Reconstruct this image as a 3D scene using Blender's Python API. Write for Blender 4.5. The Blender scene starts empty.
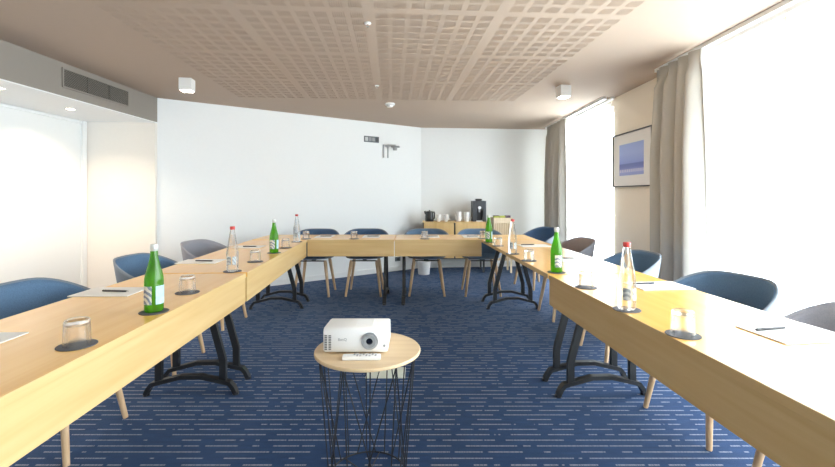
import bpy, bmesh, math, random
from mathutils import Vector, Matrix
random.seed(7)
PI = math.pi
S = bpy.context.scene
C = S.collection
F, CX, HY, H = 430.0, 417.5, 195.0, 1.24      # focal length and horizon in pixels, eye height in metres
CEIL = 2.39

def at(px, py, z):                             # point of the plane at height z seen at a pixel
    d = F * (H - z) / (py - HY)
    return Vector(((px - CX) / F * d, d, z))

# ------------------------------------------------------------------ materials
def nodes(name):
    m = bpy.data.materials.new(name); m.use_nodes = True
    nt = m.node_tree
    return m, nt, nt.nodes['Principled BSDF']

def N(nt, t, **kw):
    n = nt.nodes.new(t)
    for k, v in kw.items(): setattr(n, k, v)
    return n

def mth(nt, op, a, b=None, c=None):
    n = N(nt, 'ShaderNodeMath', operation=op)
    for i, v in enumerate((a, b, c)):
        if v is None: continue
        if isinstance(v, (int, float)): n.inputs[i].default_value = v
        else: nt.links.new(v, n.inputs[i])
    return n.outputs[0]

def mixc(nt, fac, a, b):
    n = N(nt, 'ShaderNodeMix', data_type='RGBA')
    if isinstance(fac, (int, float)): n.inputs[0].default_value = fac
    else: nt.links.new(fac, n.inputs[0])
    for i, v in ((6, a), (7, b)):
        if isinstance(v, (tuple, list)): n.inputs[i].default_value = (*v, 1)
        else: nt.links.new(v, n.inputs[i])
    return n.outputs[2]

def plain(name, col, rough=.5, metal=0., var=.06, scale=30., bump=0., spec=.5, emit=None, es=0.):
    m, nt, p = nodes(name)
    tc = N(nt, 'ShaderNodeTexCoord'); nz = N(nt, 'ShaderNodeTexNoise')
    nz.inputs['Scale'].default_value = scale; nz.inputs['Detail'].default_value = 3
    nt.links.new(tc.outputs['Object'], nz.inputs['Vector'])
    a = tuple(max(0, c * (1 - var)) for c in col); b = tuple(min(1, c * (1 + var)) for c in col)
    nt.links.new(mixc(nt, nz.outputs[0], a, b), p.inputs['Base Color'])
    p.inputs['Roughness'].default_value = rough; p.inputs['Metallic'].default_value = metal
    p.inputs['Specular IOR Level'].default_value = spec
    if bump:
        bp = N(nt, 'ShaderNodeBump'); bp.inputs['Strength'].default_value = bump; bp.inputs['Distance'].default_value = .004
        nt.links.new(nz.outputs[0], bp.inputs['Height']); nt.links.new(bp.outputs[0], p.inputs['Normal'])
    if emit:
        p.inputs['Emission Color'].default_value = (*emit, 1); p.inputs['Emission Strength'].default_value = es
    return m

def wood(name, a, b, axis=1, rough=.35, scale=9., spec=.5, bump=0.02):
    m, nt, p = nodes(name)
    tc = N(nt, 'ShaderNodeTexCoord'); mp = N(nt, 'ShaderNodeMapping')
    sc = [scale * 3] * 3; sc[axis] = scale * .16
    mp.inputs['Scale'].default_value = sc
    nt.links.new(tc.outputs['Object'], mp.inputs['Vector'])
    nz = N(nt, 'ShaderNodeTexNoise'); nz.inputs['Scale'].default_value = 1; nz.inputs['Detail'].default_value = 5
    nz.inputs['Distortion'].default_value = .6
    nt.links.new(mp.outputs[0], nz.inputs['Vector'])
    r = N(nt, 'ShaderNodeValToRGB')
    r.color_ramp.elements[0].position = .3; r.color_ramp.elements[0].color = (*a, 1)
    r.color_ramp.elements[1].position = .7; r.color_ramp.elements[1].color = (*b, 1)
    nt.links.new(nz.outputs[0], r.inputs[0]); nt.links.new(r.outputs[0], p.inputs['Base Color'])
    p.inputs['Roughness'].default_value = rough; p.inputs['Specular IOR Level'].default_value = spec
    bp = N(nt, 'ShaderNodeBump'); bp.inputs['Strength'].default_value = bump; bp.inputs['Distance'].default_value = .002
    nt.links.new(nz.outputs[0], bp.inputs['Height']); nt.links.new(bp.outputs[0], p.inputs['Normal'])
    return m

def clear(name, tint, gloss=1.0, edge=None, body=0.):
    """thin glass: tinted see-through, mirror-like at grazing angles"""
    m, nt, p = nodes(name); nt.nodes.remove(p)
    out = nt.nodes['Material Output']
    tr = N(nt, 'ShaderNodeBsdfTransparent'); gl = N(nt, 'ShaderNodeBsdfGlossy'); gl.inputs['Roughness'].default_value = .03
    gl.inputs['Color'].default_value = (.95, .95, .95, 1)
    lw = N(nt, 'ShaderNodeLayerWeight'); lw.inputs['Blend'].default_value = .25
    e = edge or tint
    col = mixc(nt, mth(nt, 'POWER', lw.outputs['Facing'], 2.2), tint, e); nt.links.new(col, tr.inputs['Color'])
    mx = N(nt, 'ShaderNodeMixShader')
    fr = mth(nt, 'ADD', mth(nt, 'MULTIPLY', mth(nt, 'POWER', lw.outputs['Facing'], 2.0), .42 * gloss), .03)
    nt.links.new(fr, mx.inputs[0])
    base = tr.outputs[0]
    if body:
        tl = N(nt, 'ShaderNodeBsdfTranslucent'); tl.inputs['Color'].default_value = (*tint, 1)
        df = N(nt, 'ShaderNodeBsdfDiffuse'); df.inputs['Color'].default_value = (*tint, 1)
        m1 = N(nt, 'ShaderNodeMixShader'); m1.inputs[0].default_value = .4
        nt.links.new(tl.outputs[0], m1.inputs[1]); nt.links.new(df.outputs[0], m1.inputs[2])
        m2 = N(nt, 'ShaderNodeMixShader'); m2.inputs[0].default_value = body
        nt.links.new(tr.outputs[0], m2.inputs[1]); nt.links.new(m1.outputs[0], m2.inputs[2]); base = m2.outputs[0]
    nt.links.new(base, mx.inputs[1]); nt.links.new(gl.outputs[0], mx.inputs[2])
    nt.links.new(mx.outputs[0], out.inputs['Surface'])
    return m

def refractive(name, tint, share):
    """clear glass that bends part of the view and lets the rest straight through"""
    m, nt, p = nodes(name); nt.nodes.remove(p)
    tr = N(nt, 'ShaderNodeBsdfTransparent'); gl = N(nt, 'ShaderNodeBsdfGlass'); gl.inputs['IOR'].default_value = 1.42; gl.inputs['Roughness'].default_value = 0
    tr.inputs['Color'].default_value = (*tint, 1); gl.inputs['Color'].default_value = (*tint, 1)
    lw = N(nt, 'ShaderNodeLayerWeight'); lw.inputs['Blend'].default_value = .3
    mx = N(nt, 'ShaderNodeMixShader')
    nt.links.new(mth(nt, 'ADD', mth(nt, 'MULTIPLY', lw.outputs['Facing'], 1 - share), share), mx.inputs[0])
    nt.links.new(tr.outputs[0], mx.inputs[1]); nt.links.new(gl.outputs[0], mx.inputs[2]); nt.links.new(mx.outputs[0], nt.nodes['Material Output'].inputs['Surface'])
    return m

def sheer_mat():
    m, nt, p = nodes('sheer voile'); nt.nodes.remove(p)
    tr = N(nt, 'ShaderNodeBsdfTransparent'); tl = N(nt, 'ShaderNodeBsdfTranslucent'); df = N(nt, 'ShaderNodeBsdfDiffuse')
    for n in (tl, df): n.inputs['Color'].default_value = (.93, .95, .95, 1)
    m1 = N(nt, 'ShaderNodeMixShader'); m1.inputs[0].default_value = .45
    nt.links.new(tl.outputs[0], m1.inputs[1]); nt.links.new(df.outputs[0], m1.inputs[2])
    tc = N(nt, 'ShaderNodeTexCoord'); nz = N(nt, 'ShaderNodeTexNoise'); nz.inputs['Scale'].default_value = 400
    nt.links.new(tc.outputs['Object'], nz.inputs['Vector'])
    m2 = N(nt, 'ShaderNodeMixShader')
    nt.links.new(mth(nt, 'ADD', mth(nt, 'MULTIPLY', nz.outputs[0], .1), .36), m2.inputs[0])
    nt.links.new(tr.outputs[0], m2.inputs[1]); nt.links.new(m1.outputs[0], m2.inputs[2])
    nt.links.new(m2.outputs[0], nt.nodes['Material Output'].inputs['Surface'])
    return m

def carpet_mat():
    m, nt, p = nodes('striped carpet')
    tc = N(nt, 'ShaderNodeTexCoord'); sp = N(nt, 'ShaderNodeSeparateXYZ'); nt.links.new(tc.outputs['Object'], sp.inputs[0])
    x, y = sp.outputs[0], sp.outputs[1]
    ys = mth(nt, 'MULTIPLY', y, 1 / .050)
    row = mth(nt, 'FLOOR', ys); fr = mth(nt, 'SUBTRACT', mth(nt, 'FRACT', ys), .5)
    line = mth(nt, 'LESS_THAN', mth(nt, 'ABSOLUTE', fr), .085)
    cb = N(nt, 'ShaderNodeCombineXYZ')
    nt.links.new(mth(nt, 'ADD', mth(nt, 'MULTIPLY', x, 10.5), mth(nt, 'MULTIPLY', row, 13.7)), cb.inputs[0]); nt.links.new(mth(nt, 'MULTIPLY', row, 5.31), cb.inputs[1])
    nz = N(nt, 'ShaderNodeTexNoise'); nz.inputs['Scale'].default_value = 1; nz.inputs['Detail'].default_value = 1.5
    nt.links.new(cb.outputs[0], nz.inputs['Vector'])
    dash = mth(nt, 'GREATER_THAN', nz.outputs[0], .46)
    cb2 = N(nt, 'ShaderNodeCombineXYZ'); nt.links.new(mth(nt, 'MULTIPLY', x, 170), cb2.inputs[0]); nt.links.new(row, cb2.inputs[1])
    n2 = N(nt, 'ShaderNodeTexNoise'); n2.inputs['Scale'].default_value = 1; nt.links.new(cb2.outputs[0], n2.inputs['Vector'])
    stitch = mth(nt, 'ADD', mth(nt, 'MULTIPLY', mth(nt, 'GREATER_THAN', n2.outputs[0], .45), .6), .3)
    mask = mth(nt, 'MULTIPLY', mth(nt, 'MULTIPLY', line, dash), stitch)
    # fainter, darker in-between threads
    ys2 = mth(nt, 'MULTIPLY', y, 1 / .0157); r2 = mth(nt, 'FLOOR', ys2)
    cb3 = N(nt, 'ShaderNodeCombineXYZ'); nt.links.new(mth(nt, 'MULTIPLY', x, 9), cb3.inputs[0]); nt.links.new(mth(nt, 'MULTIPLY', r2, 3.17), cb3.inputs[1])
    n3 = N(nt, 'ShaderNodeTexNoise'); n3.inputs['Scale'].default_value = 1; n3.inputs['Detail'].default_value = 2; nt.links.new(cb3.outputs[0], n3.inputs['Vector'])
    n4 = N(nt, 'ShaderNodeTexNoise'); n4.inputs['Scale'].default_value = 260; nt.links.new(tc.outputs['Object'], n4.inputs['Vector'])
    base = mixc(nt, n3.outputs[0], (.005, .015, .052), (.015, .046, .135))
    base = mixc(nt, mth(nt, 'MULTIPLY', n4.outputs[0], .25), base, (.035, .055, .13))
    nt.links.new(mixc(nt, mask, base, (.27, .28, .33)), p.inputs['Base Color'])
    p.inputs['Roughness'].default_value = .95; p.inputs['Specular IOR Level'].default_value = .1
    p.inputs['Sheen Weight'].default_value = .16; p.inputs['Sheen Roughness'].default_value = .5
    p.inputs['Sheen Tint'].default_value = (.5, .7, 1, 1)
    bp = N(nt, 'ShaderNodeBump'); bp.inputs['Strength'].default_value = .3; bp.inputs['Distance'].default_value = .004
    nt.links.new(n4.outputs[0], bp.inputs['Height']); nt.links.new(bp.outputs[0], p.inputs['Normal'])
    return m

def print_mat():                                # seaside print: pale sky, violet sea, row of pale huts
    m, nt, p = nodes('seaside print')
    tc = N(nt, 'ShaderNodeTexCoord'); sp = N(nt, 'ShaderNodeSeparateXYZ'); nt.links.new(tc.outputs['Generated'], sp.inputs[0])
    r = N(nt, 'ShaderNodeValToRGB'); cr = r.color_ramp
    cr.elements[0].position = 0; cr.elements[0].color = (.30, .36, .72, 1)
    cr.elements[1].position = 1; cr.elements[1].color = (.33, .44, .85, 1)
    for pos, c in ((.12, (.33, .38, .75)), (.26, (.16, .20, .58)), (.36, (.13, .18, .55)), (.38, (.26, .34, .78)), (.7, (.36, .46, .86))):
        e = cr.elements.new(pos); e.color = (*c, 1)
    nt.links.new(sp.outputs[2], r.inputs[0])
    w = mth(nt, 'FRACT', mth(nt, 'MULTIPLY', sp.outputs[1], 13.0))
    hut = mth(nt, 'MULTIPLY', mth(nt, 'LESS_THAN', w, .55), mth(nt, 'MULTIPLY', mth(nt, 'GREATER_THAN', sp.outputs[2], .10), mth(nt, 'LESS_THAN', sp.outputs[2], .19)))
    nt.links.new(mixc(nt, mth(nt, 'MULTIPLY', hut, .75), r.outputs[0], (.75, .72, .85)), p.inputs['Base Color'])
    p.inputs['Roughness'].default_value = .4
    return m

def label_mat(name, bg, ink, seed):
    m, nt, p = nodes(name)
    tc = N(nt, 'ShaderNodeTexCoord'); wv = N(nt, 'ShaderNodeTexWave'); wv.wave_type = 'BANDS'; wv.bands_direction = 'DIAGONAL'
    wv.inputs['Scale'].default_value = 22; wv.inputs['Distortion'].default_value = 6; wv.inputs['Phase Offset'].default_value = seed
    nt.links.new(tc.outputs['Object'], wv.inputs['Vector'])
    nt.links.new(mixc(nt, mth(nt, 'GREATER_THAN', wv.outputs[1], .55), bg, ink), p.inputs['Base Color'])
    p.inputs['Roughness'].default_value = .5
    return m

def grille_mat():
    m, nt, p = nodes('vent mesh')
    tc = N(nt, 'ShaderNodeTexCoord'); sp = N(nt, 'ShaderNodeSeparateXYZ'); nt.links.new(tc.outputs['Object'], sp.inputs[0])
    a = mth(nt, 'ABSOLUTE', mth(nt, 'SUBTRACT', mth(nt, 'FRACT', mth(nt, 'MULTIPLY', mth(nt, 'ADD', sp.outputs[1], sp.outputs[2]), 45)), .5))
    b = mth(nt, 'ABSOLUTE', mth(nt, 'SUBTRACT', mth(nt, 'FRACT', mth(nt, 'MULTIPLY', mth(nt, 'SUBTRACT', sp.outputs[1], sp.outputs[2]), 45)), .5))
    k = mth(nt, 'GREATER_THAN', mth(nt, 'MAXIMUM', a, b), .4)
    nt.links.new(mixc(nt, k, (.04, .036, .03), (.20, .18, .155)), p.inputs['Base Color'])
    p.inputs['Roughness'].default_value = .6
    return m

M = {}
M['carpet'] = carpet_mat()
M['ceil'] = plain('ceiling paint', (.45, .355, .28), .8, var=.02)
M['wall'] = plain('white wall paint', (.88, .90, .905), .75, var=.015)
M['wall_warm'] = plain('cream wall paint', (.90, .81, .68), .75, var=.015)
M['soffit'] = plain('taupe soffit paint', (.28, .25, .22), .7, var=.015)
M['alcove'] = plain('off white alcove paint', (.88, .84, .78), .7, var=.015)
M['door'] = plain('white lacquer panel', (.84, .85, .84), .45, var=.01)
M['trim'] = plain('white trim', (.86, .87, .87), .45, var=.02)
M['top'] = wood('oak table top', (.85, .46, .10), (.91, .55, .155), 1, .28, 7, .3)
for n in ('top',):
    b = M[n].node_tree.nodes['Principled BSDF']; b.inputs['Coat Weight'].default_value = .25; b.inputs['Coat Roughness'].default_value = .14
M['edge'] = wood('pale oak edging', (.58, .375, .155), (.68, .49, .235), 1, .4, 6)
M['legwood'] = wood('chair oak', (.56, .36, .20), (.70, .49, .30), 2, .5, 20)
M['cabwood'] = wood('sideboard oak', (.66, .43, .17), (.76, .53, .25), 2, .45, 6)
M['disc'] = wood('birch disc', (.62, .45, .26), (.74, .57, .36), 0, .35, 6, .5)
M['slat'] = wood('slat ash', (.70, .56, .38), (.80, .66, .48), 2, .5, 9)
M['black'] = plain('black powder coat', (.013, .014, .016), .45)
M['wire'] = plain('black wire', (.008, .009, .014), .5)
M['gunmetal'] = plain('dark gunmetal', (.045, .048, .055), .45)
M['bluefab'] = plain('blue wool', (.115, .195, .31), .9, var=.25, scale=180, bump=.2, spec=.2)
M['bluedark'] = plain('deep blue wool', (.065, .12, .22), .9, var=.25, scale=180, bump=.2, spec=.2)
M['greyfab'] = plain('grey wool', (.30, .305, .35), .9, var=.2, scale=180, bump=.2, spec=.2)
M['taupefab'] = plain('taupe wool', (.30, .25, .24), .9, var=.2, scale=180, bump=.2, spec=.2)
M['shellblue'] = plain('grey blue chair shell', (.20, .24, .295), .7, var=.1, scale=120)
M['shellgrey'] = plain('light grey chair shell', (.30, .31, .36), .7, var=.1, scale=120)
M['coaster'] = plain('slate felt', (.10, .10, .11), .8)
M['paper'] = plain('paper', (.86, .85, .83), .6, var=.01)
M['card'] = plain('tan card', (.62, .46, .28), .7)
M['ink'] = plain('blue ink', (.18, .28, .55), .6)
M['pen'] = plain('black pen plastic', (.03, .03, .035), .35)
M['chrome'] = plain('chrome', (.75, .75, .76), .2, 1.)
M['glass'] = refractive('tumbler glass', (.985, .985, .985), .45)
M['bottle'] = refractive('clear bottle glass', (.98, .985, .985), .3)
M['green'] = clear('green bottle glass', (.24, .62, .06), 1.0, (.08, .34, .03), .33)
M['greenwater'] = clear('green bottle water', (.55, .85, .35), .2, None, .25)
M['pane'] = clear('window pane', (.96, .98, .98), .6)
M['redcap'] = plain('red cap', (.55, .035, .03), .4)
M['silvercap'] = plain('silver foil cap', (.72, .73, .70), .35, .4)
M['lab1'] = label_mat('cream label with grey swirl', (.72, .70, .62), (.22, .26, .34), .4)
M['lab2'] = plain('pale blue label', (.45, .66, .80), .5, var=.45, scale=45)
M['lab3'] = label_mat('pale grey label', (.50, .53, .53), (.28, .31, .33), 1.)
M['curtain'] = plain('greige curtain cloth', (.51, .485, .44), .9, var=.06, scale=220, bump=.1, spec=.15)
M['sheer'] = sheer_mat()
M['white'] = plain('white plastic', (.82, .82, .81), .35, var=.01)
M['greyplastic'] = plain('grey plastic', (.30, .31, .32), .4)
M['dark'] = plain('near black plastic', (.022, .023, .026), .3)
M['darksoft'] = plain('anthracite plastic', (.06, .065, .075), .45)
M['lensglass'] = plain('lens glass', (.01, .012, .02), .06)
M['steel'] = plain('brushed steel', (.55, .56, .58), .35, .9)
M['socket'] = plain('slate socket plate', (.10, .12, .14), .5)
M['lamp'] = plain('lit diffuser', (1, .97, .92), .5, emit=(1, .93, .82), es=22)
M['down'] = plain('lit downlight', (1, .95, .85), .5, emit=(1, .88, .70), es=14)
M['frame'] = plain('thin black frame', (.03, .03, .035), .4)
M['mat'] = plain('picture mount', (.86, .85, .84), .7, var=.01)
M['print'] = print_mat()
M['vent'] = grille_mat()
M['porcelain'] = plain('porcelain', (.84, .84, .84), .2, var=.01)
M['lime'] = plain('lime carton', (.45, .50, .08), .6)
M['plum'] = plain('dark plum carton', (.08, .05, .09), .6)
M['floorbox'] = plain('pale floor box lid', (.62, .68, .62), .45)
M['bin'] = plain('white bin plastic', (.80, .80, .79), .4)

# ------------------------------------------------------------------ mesh helpers
def new(): return bmesh.new()

def add_box(bm, x0, x1, y0, y1, z0, z1, bev=0., mat=None):
    vs = [bm.verts.new((x, y, z)) for x in (x0, x1) for y in (y0, y1) for z in (z0, z1)]
    fs = [bm.faces.new([vs[i] for i in q]) for q in ((0, 1, 3, 2), (4, 6, 7, 5), (0, 4, 5, 1), (2, 3, 7, 6), (0, 2, 6, 4), (1, 5, 7, 3))]
    if bev:
        es = list({e for f in fs for e in f.edges})
        r = bmesh.ops.bevel(bm, geom=es, offset=bev, segments=2, affect='EDGES', profile=.6)
        vs = list({v for f in r['faces'] for v in f.verts} | {v for v in vs if v.is_valid})
    if mat is not None: bmesh.ops.transform(bm, matrix=mat, verts=[v for v in vs if v.is_valid])

def add_bar(bm, pts, w, h, up=(0, 0, 1)):
    """rectangular bar swept along a polyline, mitred"""
    pts = [Vector(p) for p in pts]; up = Vector(up); rings = []
    for i, p in enumerate(pts):
        a = (p - pts[i - 1]).normalized() if i else None
        b = (pts[i + 1] - p).normalized() if i < len(pts) - 1 else None
        t = (a + b).normalized() if a and b else (a or b)
        k = 1 / max(.5, t.dot(a)) if a and b else 1
        s = t.cross(up).normalized()
        n = s.cross(t).normalized()
        rings.append([bm.verts.new(p + s * w / 2 * u + n * h / 2 * v * k) for u, v in ((-1, -1), (1, -1), (1, 1), (-1, 1))])
    for r0, r1 in zip(rings, rings[1:]):
        for j in range(4): bm.faces.new((r0[j], r0[(j + 1) % 4], r1[(j + 1) % 4], r1[j]))
    bm.faces.new(rings[0][::-1]); bm.faces.new(rings[-1])

def add_tube(bm, pts, rads, n=10, closed=False):
    pts = [Vector(p) for p in pts]
    if isinstance(rads, (int, float)): rads = [rads] * len(pts)
    rings = []; ref = None
    L = len(pts)
    for i, p in enumerate(pts):
        if closed: t = (pts[(i + 1) % L] - pts[i - 1]).normalized()
        else: t = (pts[min(i + 1, L - 1)] - pts[max(i - 1, 0)]).normalized()
        if ref is None: ref = t.orthogonal().normalized()
        s = (ref - t * ref.dot(t)).normalized(); ref = s; u = t.cross(s)
        rings.append([bm.verts.new(p + (s * math.cos(2 * PI * j / n) + u * math.sin(2 * PI * j / n)) * rads[i]) for j in range(n)])
    pr = list(zip(rings, rings[1:])) + ([(rings[-1], rings[0])] if closed else [])
    for a, b in pr:
        for j in range(n): bm.faces.new((a[j], a[(j + 1) % n], b[(j + 1) % n], b[j]))
    if not closed: bm.faces.new(rings[0][::-1]); bm.faces.new(rings[-1])

def add_lathe(bm, prof, n=28, a0=0., a1=2 * PI, mat=None):
    full = abs(a1 - a0 - 2 * PI) < 1e-6
    cols = n if full else n + 1
    rings = []
    for r, z in prof:
        if r < 1e-5: rings.append([bm.verts.new((0, 0, z))])
        else: rings.append([bm.verts.new((r * math.cos(a0 + (a1 - a0) * j / n), r * math.sin(a0 + (a1 - a0) * j / n), z)) for j in range(cols)])
    for a, b in zip(rings, rings[1:]):
        for j in range(n):
            k = (j + 1) % cols
            if len(a) == 1 and len(b) == 1: continue
            if len(a) == 1: bm.faces.new((a[0], b[k], b[j]))
            elif len(b) == 1: bm.faces.new((a[j], a[k], b[0]))
            else: bm.faces.new((a[j], a[k], b[k], b[j]))
    if mat is not None: bmesh.ops.transform(bm, matrix=mat, verts=[v for r in rings for v in r])

def add_prism(bm, poly, z0, z1):
    a = [bm.verts.new((x, y, z0)) for x, y in poly]; b = [bm.verts.new((x, y, z1)) for x, y in poly]
    n = len(poly)
    for i in range(n): bm.faces.new((a[i], a[(i + 1) % n], b[(i + 1) % n], b[i]))
    bm.faces.new(a[::-1]); bm.faces.new(b)

def obj(name, bm, m, parent=None, smooth=False, loc=None):
    bmesh.ops.recalc_face_normals(bm, faces=bm.faces[:])
    me = bpy.data.meshes.new(name); bm.to_mesh(me); bm.free()
    if smooth:
        me.polygons.foreach_set('use_smooth', [True] * len(me.polygons)); me.set_sharp_from_angle(angle=math.radians(40))
    o = bpy.data.objects.new(name, me); C.objects.link(o); me.materials.append(m)
    if parent: o.parent = parent
    if loc is not None: o.location = loc
    return o

def thing(name, label, cat, loc=(0, 0, 0), rotz=0., group=None):
    o = bpy.data.objects.new(name, None); C.objects.link(o); o.empty_display_size = .1
    o.location = loc; o.rotation_euler = (0, 0, rotz); o['label'] = label; o['category'] = cat
    if group: o['group'] = group
    return o

def tag(o, label, cat, group=None):
    o['label'] = label; o['category'] = cat
    if group: o['group'] = group
    return o

def struct(name, bm, m, parent=None, **k):
    o = obj(name, bm, m, parent, **k)
    if not parent: o['kind'] = 'structure'
    return o

def dup(root, loc, rotz, label, group=None):
    r = root.copy(); C.objects.link(r); r.location = loc; r.rotation_euler = (0, 0, rotz); r['label'] = label
    if group: r['group'] = group
    for ch in list(root.children):
        c = ch.copy(); C.objects.link(c); c.parent = r
        for g in list(ch.children):
            d = g.copy(); C.objects.link(d); d.parent = c
    return r

# ------------------------------------------------------------------ the room
XR, XL, YB = 2.34, -3.84, -2.2
bm = new(); add_box(bm, -4.1, 2.7, -2.4, 7.9, -.1, 0); struct('floor', bm, M['carpet'])

# ceiling with its field of slotted boards: every slot a real recess
def ceiling():
    P, PITCH, BL, SLOT = .84, .114, .084, .0054
    nx, ny = 4, 8
    xb, yb = [], []                                   # intervals (start, end, is slot)
    for c in range(nx):
        o = c * P + (P - 7 * PITCH) / 2
        for b in range(7):
            s = o + b * PITCH + (PITCH - BL) / 2
            for k in range(6):
                c0 = s + (k + .5) * BL / 6
                xb.append((c0 - SLOT / 2, c0 + SLOT / 2))
    for r in range(ny):
        o = r * P + (P - 7 * PITCH) / 2
        for b in range(7):
            s = o + b * PITCH + (PITCH - BL) / 2; yb.append((s, s + BL))
    def cuts(iv, end):
        e = [0.]; fl = []
        for a, b in iv:
            e += [a, b]; fl += [False, True]
        e.append(end); fl.append(False)
        return e, fl
    xs, xf = cuts(xb, nx * P); ys, yf = cuts(yb, ny * P)
    V, Fc = [], []
    W = len(ys)
    for x in xs:
        for y in ys: V.append((x, y, 0))
    idx = lambda i, j: i * W + j
    D = .0032
    for i in range(len(xs) - 1):
        for j in range(len(ys) - 1):
            q = (idx(i, j), idx(i, j + 1), idx(i + 1, j + 1), idx(i + 1, j))
            if xf[i] and yf[j]:
                n = len(V)
                for k in q: V.append((V[k][0], V[k][1], D))
                t = (n, n + 1, n + 2, n + 3)
                Fc.append(t)
                for k in range(4): Fc.append((q[k], q[(k + 1) % 4], t[(k + 1) % 4], t[k]))
            else: Fc.append(q)
    # place: the field runs slightly askew to the room, as the boards do
    ang = .062; ox, oy = -1.98, 5.22 - ny * P
    R = Matrix.Rotation(ang, 3, 'Z')
    piv = Vector((0, 2.6, 0))
    def pl(v): 
        p = R @ (Vector((v[0] + ox, v[1] + oy, 0)) - piv) + piv
        return (p.x, p.y, CEIL + v[2])
    V = [pl(v) for v in V]
    inner = [idx(0, 0), idx(len(xs) - 1, 0), idx(len(xs) - 1, W - 1), idx(0, W - 1)]
    n = len(V)
    V += [(-4.1, -2.4, CEIL), (2.7, -2.4, CEIL), (2.7, 7.9, CEIL), (-4.1, 7.9, CEIL)]
    for k in range(4): Fc.append((n + k, n + (k + 1) % 4, inner[(k + 1) % 4], inner[k]))
    n = len(V)
    V += [(-4.1, -2.4, CEIL + .1), (2.7, -2.4, CEIL + .1), (2.7, 7.9, CEIL + .1), (-4.1, 7.9, CEIL + .1)]
    Fc.append((n, n + 1, n + 2, n + 3))
    for k in range(4): Fc.append((n - 4 + k, n - 4 + (k + 1) % 4, n + (k + 1) % 4, n + k))
    me = bpy.data.meshes.new('ceiling'); me.from_pydata(V, [], Fc); me.update(); me.materials.append(M['ceil'])
    o = bpy.data.objects.new('ceiling', me); C.objects.link(o); o['kind'] = 'structure'
ceiling()

A, B, E = (-3.08, 5.09), (.06, 7.337), (2.6, 7.575)
bm = new(); add_prism(bm, [A, B, (B[0], B[1] + .15), (A[0] - .12, A[1] + .15)], 0, CEIL); struct('wall_back', bm, M['wall'])
bm = new(); add_prism(bm, [B, E, (E[0], E[1] + .15), (B[0], B[1] + .15)], 0, CEIL); struct('wall_back_right', bm, M['wall'])
bm = new(); add_prism(bm, [(-3.98, 4.99), (-3.08, 5.05), (-3.08, 5.2), (-3.98, 5.2)], 0, 2.09); struct('wall_alcove', bm, M['alcove'])
bm = new(); add_prism(bm, [(-4.0, -2.3), (-3.08, -2.3), (-3.08, 5.09), (-3.2, 5.2), (-4.0, 5.2)], 2.10, CEIL); struct('wall_soffit', bm, M['soffit'])
bm = new(); add_prism(bm, [(-4.0, -2.3), (-3.08, -2.3), (-3.08, 5.09), (-3.2, 5.2), (-4.0, 5.2)], 2.09, 2.10); struct('ceiling_soffit', bm, M['wall'])
bm = new(); add_box(bm, -4.0, -3.88, -2.3, 5.2, 0, 2.09); struct('wall_left', bm, M['wall'])
bm = new(); add_box(bm, -4.0, 2.5, -2.35, -2.2, 0, CEIL); struct('wall_front', bm, M['wall'])
# sliding closet panels along the left wall
for k, (y0, y1) in enumerate(((4.32, 4.93), (2.9, 4.316), (1.5, 2.896), (.1, 1.496), (-2.2, .096))):
    bm = new(); add_box(bm, -3.879, -3.862 + (.008 if k % 2 else 0), y0, y1, .0, 2.06, .002); struct('door_%d' % (k + 1), bm, M['door'])
bm = new(); add_box(bm, -3.878, -3.845, -2.2, 4.93, 2.06, 2.089, .002); add_box(bm, -3.878, -3.835, 4.93, 4.992, 0, 2.089, .003); struct('trim_1', bm, M['trim'])
# window wall
W1, W2 = (-1.6, 3.62), (5.12, 7.05)
bm = new()
add_box(bm, XR, XR + .16, W1[1], W2[0], 0, CEIL); add_box(bm, XR, XR + .16, W2[1], 7.7, 0, CEIL); add_box(bm, XR, XR + .16, -2.3, W1[0], 0, CEIL)
add_box(bm, XR, XR + .16, W1[0], W1[1], 2.30, CEIL); add_box(bm, XR, XR + .16, W2[0], W2[1], 2.30, CEIL)
struct('wall_right', bm, M['wall_warm'])
for k, (y0, y1, ms) in enumerate(((*W1, (.14, 1.88)), (*W2, (6.08,)))):
    bm = new()
    add_box(bm, XR + .05, XR + .12, y0, y1, 0, .06); add_box(bm, XR + .05, XR + .12, y0, y1, 2.24, 2.30)
    add_box(bm, XR + .05, XR + .12, y0, y0 + .05, .06, 2.24); add_box(bm, XR + .05, XR + .12, y1 - .05, y1, .06, 2.24)
    for y in ms: add_box(bm, XR + .05, XR + .12, y - .03, y + .03, .06, 2.24)
    wf = struct('window_%d' % (k + 1), bm, M['trim'])
    bm = new(); add_box(bm, XR + .08, XR + .088, y0 + .05, y1 - .05, .06, 2.24); obj('glass_pane', bm, M['pane'], wf)
# baseboards
def along(p, q, t, z, nrm):
    p, q, nrm = Vector(p), Vector(q), Vector(nrm) * t
    return [tuple(p), tuple(q), tuple(q + nrm), tuple(p + nrm)]
bm = new(); d = (Vector(B) - Vector(A)).normalized(); add_prism(bm, along(A, B, .015, 0, (d.y, -d.x)), 0, .075); struct('baseboard_back', bm, M['trim'])
bm = new(); d = (Vector(E) - Vector(B)).normalized(); add_prism(bm, along(B, (2.339, 7.55), .015, 0, (d.y, -d.x)), 0, .075); struct('baseboard_back_right', bm, M['trim'])
bm = new(); add_box(bm, XR - .014, XR, W1[1], W2[0], 0, .075); struct('baseboard_right', bm, M['trim'])

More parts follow.
